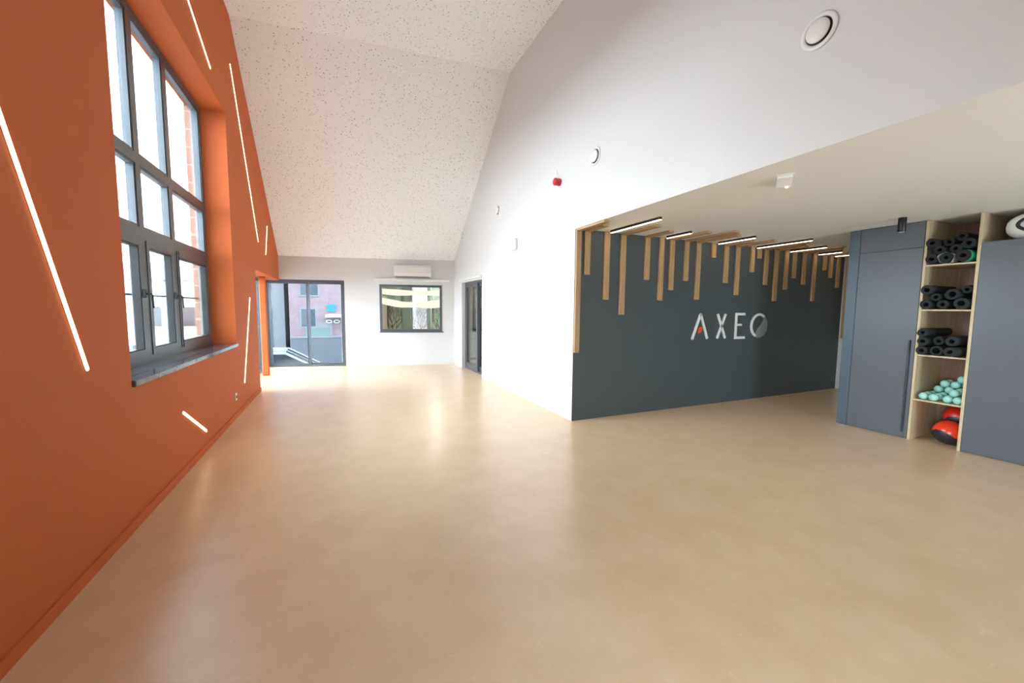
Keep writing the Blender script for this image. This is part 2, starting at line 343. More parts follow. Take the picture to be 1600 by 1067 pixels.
# brick outer jambs and parapet rail outside
MB().box((-1.72, WY1-.02, -1.6), (XL-T, 8.0, 5.9)).box((XL-T, WY1-.028, WZ0), (-1.625, WY1-.0005, WZ1)).box((-1.72, NY1, -1.6), (XL-T, WY0, 5.9)).build('wall_outside', M['brick'], kind='structure', label='brick outer face of the building beside the tall window', category='brick wall')

r4 = empty('window_4', (-1.62, NY0, NZ0), kind='structure', label='wide low anthracite window of the orange wall beside the viewpoint', category='window')
fr = frame_yz(MB(), -1.62, -1.55, NY0, NY1, NZ0, NZ1, .07)
for y in (-.74,): fr.box((-1.62, y, NZ0+.07), (-1.55, y+.08, NZ1-.07))
rel(fr.build('window_frame', M['frame']), r4)
for a, b in ((NY0+.07, -.74), (-.66, NY1-.07)): rel(MB().box((-1.59, a, NZ0+.07), (-1.584, b, NZ1-.07)).build('pane', M['glass']), r4)
r5 = empty('fill_window', (GX0, YR-.1, GZ0), kind='structure', label='added fill window in the rear alcove wall, unseen behind the viewpoint', category='window')  # unseen window added to bring fill light into alcove and foreground
fr = frame_xz(MB(), YR-.12, YR-.05, GX0, GX1, GZ0, GZ1, .07); fr.box((4.46, YR-.12, GZ0+.07), (4.54, YR-.05, GZ1-.07)); rel(fr.build('window_frame', M['frame']), r5)
for a, b in ((GX0+.07, 4.46), (4.54, GX1-.07)): rel(MB().box((a, YR-.09, GZ0+.07), (b, YR-.084, GZ1-.07)).build('pane', M['glass']), r5)
# side glazing at the far end of the left wall
root = empty('window_3', (-1.65, OY, 0), kind='structure', label='narrow glazed side panel left of the terracotta post', category='window')
fr = frame_yz(MB(), -1.68, -1.62, OY-.1, 11.25, 0.0, 2.13, .06); fr.box((-1.68, 10.55, .06), (-1.62, 10.61, 2.07))
rel(fr.build('window_frame', M['frame']), root)
rel(MB().box((-1.652, OY-.04, .06), (-1.646, 10.55, 2.07)).build('pane', M['half']), root)
rel(MB().box((-1.652, 10.61, .06), (-1.646, 11.19, 2.07)).build('pane', M['half']), root)

# sliding glass door in the back wall
root = empty('door_1', BO, PH, kind='structure', label='wide two leaf sliding glass door with dark frame at the far end', category='sliding door')
fr = frame_xz(MB(), .02, .12, SU0, SU1, 0.0, SZ, .045); o = fr.build('door_frame', M['frame'], root)
for a, b, v in ((SU0+.045, -.655, .035), (-.735, SU1-.045, .075)):
    lf = empty('door_leaf', (0, 0, 0)); lf.parent = root
    frame_xz(MB(), v, v+.035, a, b, .02, SZ-.045, .055).build('leaf_frame', M['frame'], lf)
    MB().box((a+.055, v+.015, .075), (b-.055, v+.021, SZ-.1)).build('pane', M['tint'], lf)

# interior window with a view into the neighbouring room
root = empty('window_2', BO, PH, kind='structure', label='dark framed interior window looking on a glowing wavy chandelier', category='window')
frame_xz(MB(), -.012, .08, IU0, IU1, IZ0, IZ1, .055, .075).build('window_frame', M['frame'], root)
MB().box((IU0-.01, -.03, IZ0-.012), (IU1+.04, .0, IZ0+.012)).build('window_ledge', M['frame'], root)
MB().box((IU0+.055, .03, IZ0+.075), (IU1-.055, .036, IZ1-.055)).build('pane', M['glass'], root)
o = MB().rbox((.90, -.075, 2.165), (2.78, -.001, 2.235), .012).build('blind_cassette', M['plastic'], label='long slim white roller blind box above the interior window', category='blind box'); brot(o)

# air conditioner
ac = empty('air_conditioner', bk(1.86, 0, 2.27), PH, label='white wall mounted air conditioner above the interior window', category='air conditioner')
MB().prism([(0, 0), (0, .30), (-.16, .30), (-.215, .25), (-.225, .10), (-.19, .03), (-.12, 0)], -.455, .455, 'x').build('body', M['plastic'], ac)
MB().prism([(-.226, .095), (-.228, .105), (-.222, .11), (-.20, .034), (-.205, .03)], -.43, .43, 'x').build('front_flap', M['plastic'], ac)
MB().box((-.42, -.16, -.004), (.42, -.10, -.001)).build('air_outlet', M['gasket'], ac)

# door in the right wall : sliding glazed leaves
root = empty('door_2', (XR+.09, DY0, 0), kind='structure', label='grey framed glass sliding door in the white right wall', category='door')
xx = XR+.085
rel(frame_yz(MB(), xx, xx+.11, DY0-.0, DY1, 0.0, DZ, .045).build('door_frame', M['frame']), root)
for a, b, dx in ((8.62, DY1-.045, .005), (8.05, 8.70, .05)):
    lf = rel(empty('door_leaf', (0, 0, 0)), root)
    l = frame_yz(MB(), xx+dx, xx+dx+.04, a, b, .02, DZ-.045, .075); l.box((xx+dx, a+.07, .09), (xx+dx+.04, b-.07, .15))
    o = l.build('leaf_frame', M['frame'], lf)
    MB().box((xx+dx+.015, a+.07, .15), (xx+dx+.021, b-.07, DZ-.115)).build('pane', M['glass'], lf)
MB().rbox((XR-.055, DY0-.03, DZ+.03), (XR-.001, DY1+.12, DZ+.085), .008).build('blind_cassette', M['plastic'], label='slim white box running above the grey framed door', category='blind box')

# ------------------------------------------------------------------ slanted light strips on the orange wall
strips = [((2.435, 2.367), (2.942, 1.146), 'longest slanted light strip, nearest on the left of the tall window'),
          ((5.157, 4.527), (5.864, 4.257), 'slanted light strip high up above the tall window'),
          ((6.916, 4.849), (8.52, 2.669), 'long slanted light strip between tall window and sloping ceiling'),
          ((9.641, 3.133), (9.325, 2.537), 'short light strip near the sloping ceiling above the glazed opening'),
          ((7.533, 1.625), (6.87, .38), 'steep light strip between the tall window and the glazed opening'),
          ((4.348, .546), (4.963, .202), 'short light strip low on the orange wall under the window sill')]
for i, (a, b, lab) in enumerate(strips):
    a, b = Vector((0, *a)), Vector((0, *b))
    if i == 1: a = a+(a-b)*.25
    d = (b-a).normalized(); n = Vector((0, -d.z, d.y)); L = (b-a).length
    def strip(w, x0, x1):
        vs = []; K = 8; pts = []
        for e, s in ((a, -1), (b, 1)):
            for k in range(K+1):
                t = PI/2+PI*k/K
                pts.append(e+(d*(-s*-1)*0)+ (d*math.cos(t)*(1 if s < 0 else -1)+n*math.sin(t)*(1 if s < 0 else -1))*w)
        return MB().prism([(p.y, p.z) for p in pts], x0, x1, 'x')
    root = empty('light_strip', (XL, (a.y+b.y)/2, (a.z+b.z)/2), label=lab, category='wall light', group='slanted light strips on the orange wall')
    rel(strip(.016, XL, XL+.002).build('profile', M['orange']), root)
    rel(strip(.012, XL+.002, XL+.007).build('diffuser', M['led']), root)
# socket
sk = empty('wall_socket', (XL, 6.30, .28), label='small white socket low on the orange wall', category='socket')
MB().rbox((0, -.04, -.05), (.01, .04, .05), .004).build('plate', M['plastic'], sk); MB().rbox((.01, -.02, -.02), (.013, .02, .02), .002).build('insert', M['gasket'], sk)

# ------------------------------------------------------------------ round air vents on the right wall, siren, sensor
vp = None
for y, z, s, lab in ((1.655, 3.262, 1.0, 'large looking round white air vent high above the alcove, nearest'), (4.04, 3.30, 1.0, 'round white air vent just above the alcove corner'),
                  (7.147, 3.35, 1.0, 'round white air vent on the white wall above the door side'), (9.50, 3.26, 1.0, 'farthest round white air vent close to the sloping ceiling')):
    if vp is None:
        vp = r = empty('air_vent', (XR, y, z))
        MB().lathe([(.094, 0), (.104, .001), (.108, .005), (.104, .010), (.088, .012), (.078, .006), (.076, .0)], (0, 0, 0), (-1, 0, 0), 40).build('rim', M['plastic'], r)
        MB().lathe([(.077, .0), (.077, .007)], (0, 0, 0), (-1, 0, 0), 40).build('throat', M['gasket'], r)
        MB().lathe([(.060, .006), (.068, .014), (.069, .020), (.066, .025), (.03, .028), (.001, .029)], (0, 0, 0), (-1, 0, 0), 40).build('disc', M['plastic'], r)
        r['group'] = 'round air vents along the white right wall'
    else: r = copy_tree(vp); r.location = (XR, y, z)
    r['label'] = lab; r['category'] = 'air vent'
sr = empty('alarm_siren', (XR, 4.85, 3.225), label='small red round alarm siren on the white wall above the alcove corner', category='alarm')
MB().lathe([(.048, 0), (.050, .02), (.046, .055), (.050, .058), (.050, .085), (.040, .092), (.001, .093)], (0, 0, 0), (-1, 0, 0), 28).build('housing', M['red'], sr)
MB().tube([(-.003, .05, .05), (-.003, .055, .10), (-.003, .075, .14), (-.003, .08, .17)], .004, 8).build('cable', M['plastic'], sr)
sp = empty('wall_sensor', (XR, 6.32, 2.59), label='small white box fixed on the white wall left of the alcove', category='sensor')
MB().rbox((-.07, -.09, -.10), (0, .09, .10), .02).build('housing', M['plastic'], sp); MB().rbox((-.076, -.05, -.075), (-.07, .05, -.03), .003).build('lens', M['whitesign'], sp)

# ------------------------------------------------------------------ oak slats and linear lights of the alcove
import itertools
ordn = ['leftmost', 'second', 'third', 'fourth', 'fifth', 'sixth', 'seventh', 'eighth', 'ninth', 'tenth', 'eleventh', 'twelfth', 'thirteenth', 'fourteenth', 'fifteenth', 'sixteenth',
        'seventeenth', 'eighteenth', 'nineteenth', 'twentieth', 'twenty-first', 'twenty-second', 'twenty-third']
slats = [(2.876, .922, 3.83), (3.01, 1.948, 4.03), (3.324, 1.626, 0), (3.596, 1.424, 3.78), (4.019, 1.915, 3.98), (4.28, 1.631, 0), (4.481, 1.783, 3.78), (4.767, 1.929, 3.60), (5.012, 1.654, 3.76),
         (5.33, 2.305, 0), (5.619, 1.926, 4.0), (5.878, 1.743, 3.82), (6.225, 2.122, 0), (6.395, 2.35, 3.68), (6.575, 1.925, 3.84), (6.832, 1.658, 3.95), (7.101, 1.864, 0), (7.323, 2.066, 3.68),
         (7.595, 1.962, 3.85), (7.898, 1.673, 0), (8.201, 2.237, 3.8), (8.392, 2.112, 0), (8.632, 1.938, 3.9)]
for i, (x, zb, ye) in enumerate(slats):
    hw = .037 if i == 0 else .043
    sh = 'long' if zb < 1.66 else ('very short' if zb > 2.2 else ('short' if zb > 1.9 else 'medium long'))
    r = empty('wooden_slat', (x, YA, zb), label='%s oak slat, %s%s on the dark wall%s' % (sh, ordn[i], '' if i == 0 else ' from left', ', bending onto the ceiling' if ye else ', under a light bar'),
              category='wooden slat', group='oak slats on the dark wall')
    rel(MB().rbox((x-hw, YA-.030, zb), (x+hw, YA, ZA), .003).build('wall_slat', M['slat']), r)
    if ye: rel(MB().rbox((x-hw, ye, ZA-.030), (x+hw, YA-.030, ZA), .003).build('ceiling_slat', M['slaty']), r)
r = MB().rbox((8.82, YA-.12, .975), (8.85, YA-.035, ZA), .003).build('wooden_slat', M['slat'], label='longest narrow oak slat at the right end, on the narrow white wall', category='wooden slat', group='oak slats on the dark wall')
leds = [(3.32, 4.33, 3.45), (4.27, 4.31, 3.89), (5.325, 4.33, 3.75), (6.225, 4.34, 3.53), (7.10, 4.36, 3.81), (7.90, 4.36, 4.0), (8.40, 4.36, 4.12)]
lo = ['leftmost', 'second', 'third', 'fourth', 'fifth', 'sixth', 'rightmost']
for i, (x, y0, y1) in enumerate(leds):
    r = empty('linear_light', (x, (y0+y1)/2, ZA), label='%s glowing black-edged light bar on the alcove ceiling by the slats' % (lo[i] if i in (0, 6) else lo[i]+' from left,'), category='ceiling light', group='light bars between the ceiling slats')
    rel(MB().rbox((x-.017, y1, ZA-.030), (x+.017, y0, ZA), .003).build('profile', M['black']), r)
    rel(MB().rbox((x-.013, y1+.004, ZA-.036), (x+.013, y0-.002, ZA-.030), .002).build('diffuser', M['ledn']), r)

# letters
sg = empty('wall_sign', (5.8, YA, 1.25), label='silver four letter sign with orange leaf accent on the dark wall', category='sign')
Y0, Y1 = YA-.022, YA-.002
def stroke(mb, a, b, w=.0175):
    a, b = Vector(a), Vector(b); d = (b-a).normalized(); n = Vector((-d.y, d.x))*w
    mb.prism([tuple(a+n), tuple(b+n), tuple(b-n), tuple(a-n)], Y0, Y1, 'y'); return mb
zt, zb = 1.437, 1.052
L = stroke(MB(), (5.120, zt), (4.962, zb-.004)); stroke(L, (5.120, zt), (5.285, zb)); L.prism([(5.098, zt-.02), (5.12, zt+.012), (5.142, zt-.02)], Y0, Y1, 'y')
rel(L.build('letter', M['letter'], label='silver letter A'), sg)
L = stroke(MB(), (5.495, zt), (5.683, zb)); stroke(L, (5.673, zt), (5.502, zb)); rel(L.build('letter', M['letter'], label='silver letter X'), sg)
L = stroke(MB(), (5.925, zb-.02), (5.925, zt+.02)); stroke(L, (5.947, zt), (6.125, zt), .02); stroke(L, (5.947, 1.262), (6.055, 1.262), .018); stroke(L, (5.947, zb), (6.145, zb), .02)
rel(L.build('letter', M['letter'], label='silver letter E'), sg)
cx, cz, ax_, az_ = 6.49, 1.245, .208, .205
def ell(t, k=1): return (cx+ax_*k*math.cos(t), cz+az_*k*math.sin(t))
L = MB(); t0, t1 = math.radians(52), math.radians(244); K = 40
for i in range(K):
    a, b = t0+(t1-t0)*i/K, t0+(t1-t0)*(i+1)/K
    L.prism([ell(a), ell(b), ell(b, .82), ell(a, .82)], Y0, Y1, 'y')
rel(L.build('letter', M['letter'], label='silver outline of the letter O'), sg)
pts = [ell(t0-(t0+2*PI-t1)*i/30) for i in range(31)]
pa, pb = Vector(pts[-1]), Vector(pts[0])
cur = []
for i in range(1, 16):
    t = i/16; p = pa.lerp(pb, t); nrm = Vector((-(pb-pa).y, (pb-pa).x)).normalized(); cur.append(tuple(p+nrm*.022*math.sin(2*PI*t)))
rel(MB().prism(pts+cur, Y0+.004, Y1, 'y').build('letter_fill', M['lgrey'], label='grey wave shaped filling of the letter O'), sg)
pts = []
for i in range(24):
    t = 2*PI*i/24; r_ = .042*(1-.28*math.cos(t-math.radians(-15))*0); x = .040*math.cos(t); z = .050*math.sin(t)
    if math.pi*1.15 < t < math.pi*1.45: x *= 1.35; z *= 1.0
    pts.append((5.118+x+z*.25, 1.192+z))
rel(MB().prism(pts, Y0, Y1, 'y').build('leaf_accent', M['accent']), sg)

# ceiling spot and emergency light in the alcove
s_ = empty('ceiling_spotlight', (5.72, 2.345, ZA), label='black cylindrical spotlight hanging under the alcove ceiling before the cupboards', category='ceiling light')
MB().lathe([(.033, -.155), (.036, -.150), (.036, -.004), (.034, 0)], (0, 0, 0), (0, 0, 1), 28).build('housing', M['black'], s_)
MB().lathe([(.027, -.157), (.027, -.154)], (0, 0, 0), (0, 0, 1), 24).build('lens', M['whitesign'], s_)
e_ = empty('emergency_light', (3.25, 2.08, ZA), math.radians(35), label='white wedge shaped emergency light with red indicator on the alcove ceiling', category='emergency light')
MB().prism([(-.13, 0), (-.125, -.022), (.0, -.062), (.125, -.022), (.13, 0)], -.05, .05, 'y').build('housing', M['plastic'], e_)
MB().lathe([(.012, 0), (.010, .006), (.001, .008)], (.0, -.02, -.060), (0, 0, -1), 14).build('indicator', M['redled'], e_)
MB().box((-.15, -.056, -.006), (.15, .056, 0)).build('base_plate', M['plastic'], e_)

# ------------------------------------------------------------------ cupboards
XC = 6.118; XB = 6.74
def unit(name, lab, cat='cupboard'): return empty(name, (XC, 0, 0), label=lab, category=cat)
u = unit('tall_cupboard', 'tall slate grey cupboard left of the open shelves, reaching the ceiling')
def part(mb, nm, m, root, **k):
    o = mb.build(nm, m, **k); return rel(o, root)
part(MB().box((XC+.02, 2.295, .0), (XB, 3.02, ZA-.003)), 'body', M['cab'], u)
part(MB().rbox((XC, 2.905, 0.0), (XC+.02, 3.02, ZA-.003), .002), 'filler_panel', M['cab2'], u, label='narrow grey edge panel with blue reflection in its colour')  # bluer than the door: its differing reflection is put into the colour
part(MB().rbox((XC, 2.297, 0.012), (XC+.019, 2.901, 2.228), .002), 'door', M['cab'], u)
part(MB().rbox((XC, 2.297, 2.234), (XC+.019, 2.901, ZA-.003), .002), 'top_panel', M['cab'], u)
h = MB().rbox((XC-.022, 2.334, .08), (XC-.008, 2.350, 1.17), .003)
for z in (.12, .62, 1.12): h.box((XC-.01, 2.337, z), (XC, 2.347, z+.02))
part(h, 'handle', M['black'], u)
u = unit('shelf_unit', 'tall open birch shelf unit holding mats, weights and balls', 'shelf')
part(MB().rbox((XC-.002, 2.268, 0), (XB, 2.293, ZA-.003), .002), 'side_panel', M['ply'], u)
part(MB().rbox((XC-.002, 1.855, 0), (XB, 1.880, ZA-.003), .002), 'side_panel', M['ply'], u)
for z in (.492, 1.010, 1.528, 2.028): part(MB().rbox((XC+.002, 1.880, z-.018), (XB-.01, 2.268, z), .002), 'shelf', M['plyy'], u)
part(MB().box((XB-.012, 1.880, 0), (XB-.002, 2.268, ZA-.003)), 'back_panel', M['backp'], u)
u = unit('low_topped_cupboard', 'wide slate grey cupboard right of the open shelves with open top compartment')
part(MB().box((XC+.02, YR+.3, 0), (XB, 1.853, 2.20)), 'body', M['cab'], u)
for a, b in ((1.0, 1.853), (.15, .996), (-.7, .146), (-1.55, -.704)): part(MB().rbox((XC, a, .012), (XC+.019, b, 2.222), .002), 'door', M['cab'], u)
part(MB().box((XB-.02, YR+.3, 2.2), (XB, 1.853, ZA-.003)), 'back_panel', M['backp'], u)
# white moulded case in top compartment
k_ = empty('white_case', (6.36, 1.42, 2.20), label='white rounded plastic case with ring groove on top of the right cupboard', category='case')
def sup(mb, cx, cy, cz, a, b, c, e=.5, nu=20, nv=28, mi=0):
    vs = []
    sg_ = lambda v, p: math.copysign(abs(v)**p, v)
    for i in range(nu+1):
        ph = -PI/2+PI*i/nu
        for j in range(nv):
            th = 2*PI*j/nv
            vs.append((cx+a*sg_(math.sin(ph), e), cy+b*sg_(math.cos(ph), e)*sg_(math.cos(th), .8), cz+c*sg_(math.cos(ph), e)*sg_(math.sin(th), .8)))
    fs = [(i*nv+j, i*nv+(j+1) % nv, (i+1)*nv+(j+1) % nv, (i+1)*nv+j) for i in range(nu) for j in range(nv)]
    return mb.add(vs, fs, mi, True)
sup(MB(), 0, 0, .155, .20, .33, .150, .55).build('shell', M['plastic'], k_)
MB().tube([(-.196, .22*math.cos(t), .165+.085*math.sin(t)) for t in [2*PI*i/36 for i in range(36)]], .014, 8, closed=True).build('ring_groove', M['gasket'], k_)
sup(MB(), -.16, 0, .165, .055, .205, .073, .6).build('lid', M['plastic'], k_)

# rolled mats : spiral cross-section, axis along X
def make_mat(R, hole, length=.60, seed=0):
    mb = MB(); turns = 3.2; K = 96; t = (R-hole)/turns*.82
    out = []; inn = []
    for i in range(K+1):
        a = 2*PI*turns*i/K+seed; r = hole+t+(R-hole-t)*i/K
        out.append((r*math.cos(a), r*math.sin(a))); inn.append(((r-t)*math.cos(a), (r-t)*math.sin(a)))
    vs = []
    for x in (0, length):
        vs += [(x, *p) for p in out]+[(x, *p) for p in inn]
    n = K+1; fs = []
    for i in range(K):
        fs += [(i, i+1, n+i+1, n+i), (2*n+i, 3*n+i, 3*n+i+1, 2*n+i+1), (i, 2*n+i, 2*n+i+1, i+1), (n+i, n+i+1, 3*n+i+1, 3*n+i)]
    fs += [(0, n, 3*n, 2*n), (K, 2*n+K, 3*n+K, n+K)]
    mb.add(vs, fs, 0, False); return mb
G = 'rolled black mats on the open shelves'
def put_mat(R, hole, y, z, lab, yaw_=0, x=6.075, seed=0.0, length=.6, m='mat'):
    y = min(max(y, 1.883+R), 2.265-R)
    o = make_mat(R, hole, length, seed).build('rolled_mat', M[m])
    o.location = (x, y, z); o.rotation_euler = (0, 0, yaw_); o['label'] = lab; o['category'] = 'exercise mat'; o['group'] = G
    return o
# top shelf
z1 = 2.029
put_mat(.056, .017, 2.208, z1+.057, 'black rolled mat, leftmost of the bottom row on the top shelf', seed=1)
o_ = put_mat(.057, .015, 2.092, z1+.058, 'rolled mat in clear torn wrapping, middle of the bottom row on the top shelf', seed=2)
wr = MB(); K = 40
wv = []
for j, (xx_, rr_) in enumerate(((-.012, .0625), (.03, .0615), (.14, .0605))):
    for i in range(K):
        a = 2*PI*i/K; q = 1+.05*math.sin(5*a+j)+(.07 if abs(a-.5) < .5 else 0)
        wv.append((xx_, rr_*q*math.cos(a), max(rr_*q*math.sin(a), -.0585)))
wr.add(wv, [(j*K+i, j*K+(i+1) % K, (j+1)*K+(i+1) % K, (j+1)*K+i) for j in range(2) for i in range(K)], 0, True)
w_ = wr.build('wrapping', M['wrap'], o_); w_.rotation_euler = (0, 0, 0)
put_mat(.066, .018, 1.970, z1+.067, 'thick rolled mat with green outer layer, right end of the top shelf', seed=3.6)
gl = MB(); gv = []
for xx_ in (0, .6):
    for i in range(25):
        a = math.radians(-62+134*i/24); gv.append((xx_+.0, .0665*math.cos(a), .0665*math.sin(a)))
    for i in range(25):
        a = math.radians(72-134*i/24); gv.append((xx_, .0705*math.cos(a), .0705*math.sin(a)))
gl.add(gv, [list(range(50)), list(range(50, 100))]+[(i, (i+1) % 50, 50+(i+1) % 50, 50+i) for i in range(50)])
g_ = gl.build('outer_layer', M['green'], label='green outer layer'); g_.parent = bpy.data.objects[[o.name for o in C.objects if 'green outer' in str(o.get('label', '')) and o.get('category')][0]]
g_.rotation_euler = (PI, 0, 0)
put_mat(.049, .016, 2.151, z1+.151, 'black rolled mat, left of the middle row on the top shelf', seed=.4)
put_mat(.050, .016, 2.035, z1+.151, 'black rolled mat, middle of the middle row on the top shelf', seed=2.2, x=6.10)
put_mat(.054, .017, 2.209, z1+.233, 'black rolled mat, leftmost of the top row on the top shelf', x=6.055)
put_mat(.050, .016, 2.100, z1+.234, 'black rolled mat, second of the top row on the top shelf', seed=1.3, x=6.13)
put_mat(.048, .016, 2.015, z1+.283, 'black rolled mat, third of the top row on the top shelf', seed=4, x=6.15)
put_mat(.056, .018, 1.941, z1+.199, 'black rolled mat resting on the green edged mat, top shelf', seed=5, x=6.09)
# second shelf
z2 = 1.529
put_mat(.053, .020, 2.212, z2+.054, 'black rolled mat, leftmost of the bottom row on the second shelf', x=6.05)
put_mat(.050, .018, 2.085, z2+.051, 'black rolled mat, middle of the bottom row on the second shelf', seed=2)
put_mat(.062, .026, 1.948, z2+.063, 'black rolled mat with wide hollow, right of the bottom row on second shelf', seed=4)
put_mat(.055, .021, 2.209, z2+.214, 'black rolled mat, upper left on the second shelf jutting out', seed=1, x=6.04)
put_mat(.046, .017, 2.150, z2+.133, 'black rolled mat nested in the middle left gap on the second shelf', seed=3, x=6.09)
put_mat(.060, .027, 2.020, z2+.164, 'black rolled mat with wide hollow, upper middle on the second shelf', seed=5.2)
put_mat(.044, .015, 1.928, z2+.214, 'black rolled mat lying deeper, upper right on the second shelf', seed=.6, x=6.13)
# third shelf
z3 = 1.011
put_mat(.052, .018, 2.212, z3+.053, 'black rolled mat, lower left on the third shelf', x=6.05)
put_mat(.056, .030, 2.100, z3+.057, 'loosely rolled black mat with wide hollow, bottom middle on the third shelf', seed=2)
put_mat(.056, .018, 1.972, z3+.057, 'black rolled mat jutting out at bottom right on the third shelf', seed=3, x=6.01)
put_mat(.050, .019, 2.213, z3+.157, 'black rolled mat, middle left on the third shelf', seed=4, x=6.05)
put_mat(.056, .019, 1.985, z3+.171, 'black rolled mat, upper right on the third shelf', seed=1.5)
put_mat(.049, .014, 2.215, z3+.258, 'grey black rolled mat on top of the left column, third shelf', seed=5, x=6.04)
put_mat(.050, .015, 2.105, z3+.165, 'black rolled mat set back in the middle of the third shelf', seed=.9, x=6.13)

# mint dumbbells on the fourth shelf
def dumb():
    r = empty('dumbbell', (0, 0, 0))
    for s in (-1, 1):
        mb = MB(); mb.lathe([(.001, -.038), (.022, -.036), (.036, -.026), (.0405, -.009), (.0405, .009), (.036, .026), (.022, .036), (.001, .038)], (s*.056, 0, 0), (1, 0, 0), 24)
        mb.build('weight_head', M['mint'], r)
    MB().tube([(-.03, 0, 0), (-.01, 0, 0), (.01, 0, 0), (.03, 0, 0)], [.016, .0145, .0145, .016], 12).build('handle', M['mint'], r)
    return r
z4 = .493
dl = [((6.235, 2.203, .041), 2, 'front left, lying on the shelf board'), ((6.225, 2.112, .041), -2, 'second from the left in the front row'), ((6.24, 2.010, .041), 5, 'third from the left in the front row'),
      ((6.235, 1.924, .041), 0, 'rightmost in the front row'), ((6.27, 1.967, .112), 0, 'lying across the two rightmost front ones'),
      ((6.47, 2.210, .041), 2, 'leftmost in the bottom back row'), ((6.47, 2.120, .041), 0, 'second in the bottom back row'), ((6.475, 2.030, .041), 0, 'third in the bottom back row'), ((6.47, 1.938, .041), -2, 'rightmost in the bottom back row'),
      ((6.475, 2.165, .110), 0, 'left of the second back layer'), ((6.485, 2.075, .110), 0, 'middle of the second back layer'), ((6.475, 1.983, .110), 0, 'right of the second back layer'),
      ((6.49, 2.120, .178), 0, 'left of the third back layer'), ((6.48, 2.030, .178), 0, 'middle of the third back layer'), ((6.49, 1.938, .178), 0, 'right of the third back layer'), ((6.49, 1.984, .246), 0, 'topmost of the pile')]
dp = dumb()
for i, ((x, y, z), a, lab) in enumerate(dl):
    r = dp if i == 0 else copy_tree(dp)
    r.location = (x, y, z4+z); r.rotation_euler = (0, 0, math.radians(a)); r['label'] = 'mint dumbbell in the pile, '+lab; r['category'] = 'dumbbell'; r['group'] = 'mint dumbbells on the shelf'

# two medicine balls in the bottom compartment
def medball(loc, R, col, lab, rot):
    r = empty('medicine_ball', loc, label=lab, category='ball', group='red and black medicine balls'); r.rotation_euler = rot
    nu, nv = 40, 64; vs = []; cols = []
    for i in range(nu+1):
        ph = -PI/2+PI*i/nu
        for j in range(nv):
            th = 2*PI*j/nv; seam = math.radians(-4)+.34*math.sin(2*th+.3)
            rr_ = R*(1-.012*math.exp(-((ph-seam)/.03)**2)); vs.append((rr_*math.cos(ph)*math.cos(th), rr_*math.cos(ph)*math.sin(th), rr_*math.sin(ph)))
    for nm, m, up in (('upper_shell', M[col], True), ('lower_shell', M['ballblack'], False)):
        fs = []
        for i in range(nu):
            for j in range(nv):
                th = 2*PI*(j+.5)/nv; ph = -PI/2+PI*(i+.5)/nu; seam = math.radians(-4)+.34*math.sin(2*th+.3)
                if (ph > seam) == up: fs.append((i*nv+j, i*nv+(j+1) % nv, (i+1)*nv+(j+1) % nv, (i+1)*nv+j))
        mb = MB(); mb.add(vs, fs, 0, True); o = mb.build(nm, m, r, label='orange red shell' if up else 'black shell')
        me = o.data; import bmesh as b3; bm = b3.new(); bm.from_mesh(me); b3.ops.delete(bm, geom=[v for v in bm.verts if not v.link_faces], context='VERTS'); bm.to_mesh(me); bm.free()
    return r
medball((6.33, 2.017, .135), .135, 'ball', 'bright orange red and black ball on the floor of the shelf unit', (0, 0, 2.2))
medball((6.56, 2.017, .285), .135, 'ball2', 'dark red and black ball leaning behind the brighter ball', (0, .1, 2.6))

# ------------------------------------------------------------------ neighbouring room
MB().box((.2, 11.15, 0), (.35, 15.2, 2.75)).build('wall_west', M['pale'], kind='structure', label='pale side wall of the neighbouring room behind the end wall', category='wall')
w = MB().box((-.2, 4.0, 0), (5.5, 4.2, 2.75)); brot(w.build('wall_far', M['white'], kind='structure', label='far pale wall seen through the interior window', category='wall'))
MB().box((3.25, 11.42, 0), (6.6, 11.55, 2.74)).build('wall_kitchen', M['greige'], kind='structure', label='greige wall seen through the grey framed door', category='wall')
MB().box((6.6, 4.6, 0), (6.75, 15.2, 2.74)).build('wall_outer', M['greige'], kind='structure', label='greige side wall of the neighbouring room', category='wall')
random.seed(4)
def branches(mb, x0, x1, z0, z1, yf):
    def grow(x, z, a, L, wd, dep):
        if dep == 0 or L < .03: return
        x2, z2 = x+L*math.sin(a), z+L*math.cos(a); x2 = min(max(x2, x0+.01), x1-.01)
        if z2 > z1: return
        d = Vector((x2-x, z2-z));
        if d.length < 1e-4: return
        n = Vector((-d.y, d.x)).normalized()
        A, B = Vector((x, z)), Vector((x2, z2))
        mb.prism([tuple(A+n*wd), tuple(B+n*wd*.75), tuple(B-n*wd*.75), tuple(A-n*wd)], yf-.004, yf, 'y')
        for s in (-1, 1): grow(x2, z2, a+s*random.uniform(.15, .6), L*random.uniform(.72, .95), wd*.72, dep-1)
    for k in range(2): grow(x0+(x1-x0)*random.uniform(.25, .75), z0, random.uniform(-.15, .15), .28, .022, 8)
for i, (a, b, m, bm_, lab) in enumerate([(.73, 1.23, 'pgreen', 'branch', 'dark green panel with bare tree branches, left in the interior window'), (1.59, 2.11, 'pblue', 'pbranch', 'pale blue panel with tree branches, middle of the interior window'),
                          (2.28, 2.75, 'pgreen', 'branch', 'dark green tree panel at the right edge of the interior window')]):
    r = empty('tree_panel', bk((a+b)/2, 3.9, 0), PH, label=lab, category='wall panel', group='tree panels in the neighbouring room')
    hw = (b-a)/2
    MB().box((-hw, 0, .3), (hw, .02, 2.45)).build('board', M[m], r)
    br = MB(); branches(br, -hw, hw, .3, 2.3, -.0); br.build('branch_pattern', M[bm_], r)
    if i < 2: MB().box((hw+.01, -.02, .0), (hw+(.30 if i == 0 else .12), .04, 2.5)).build('frame_post', M['doorwood'], r)
pl = None  # unseen glowing panels, added to brighten the neighbouring room
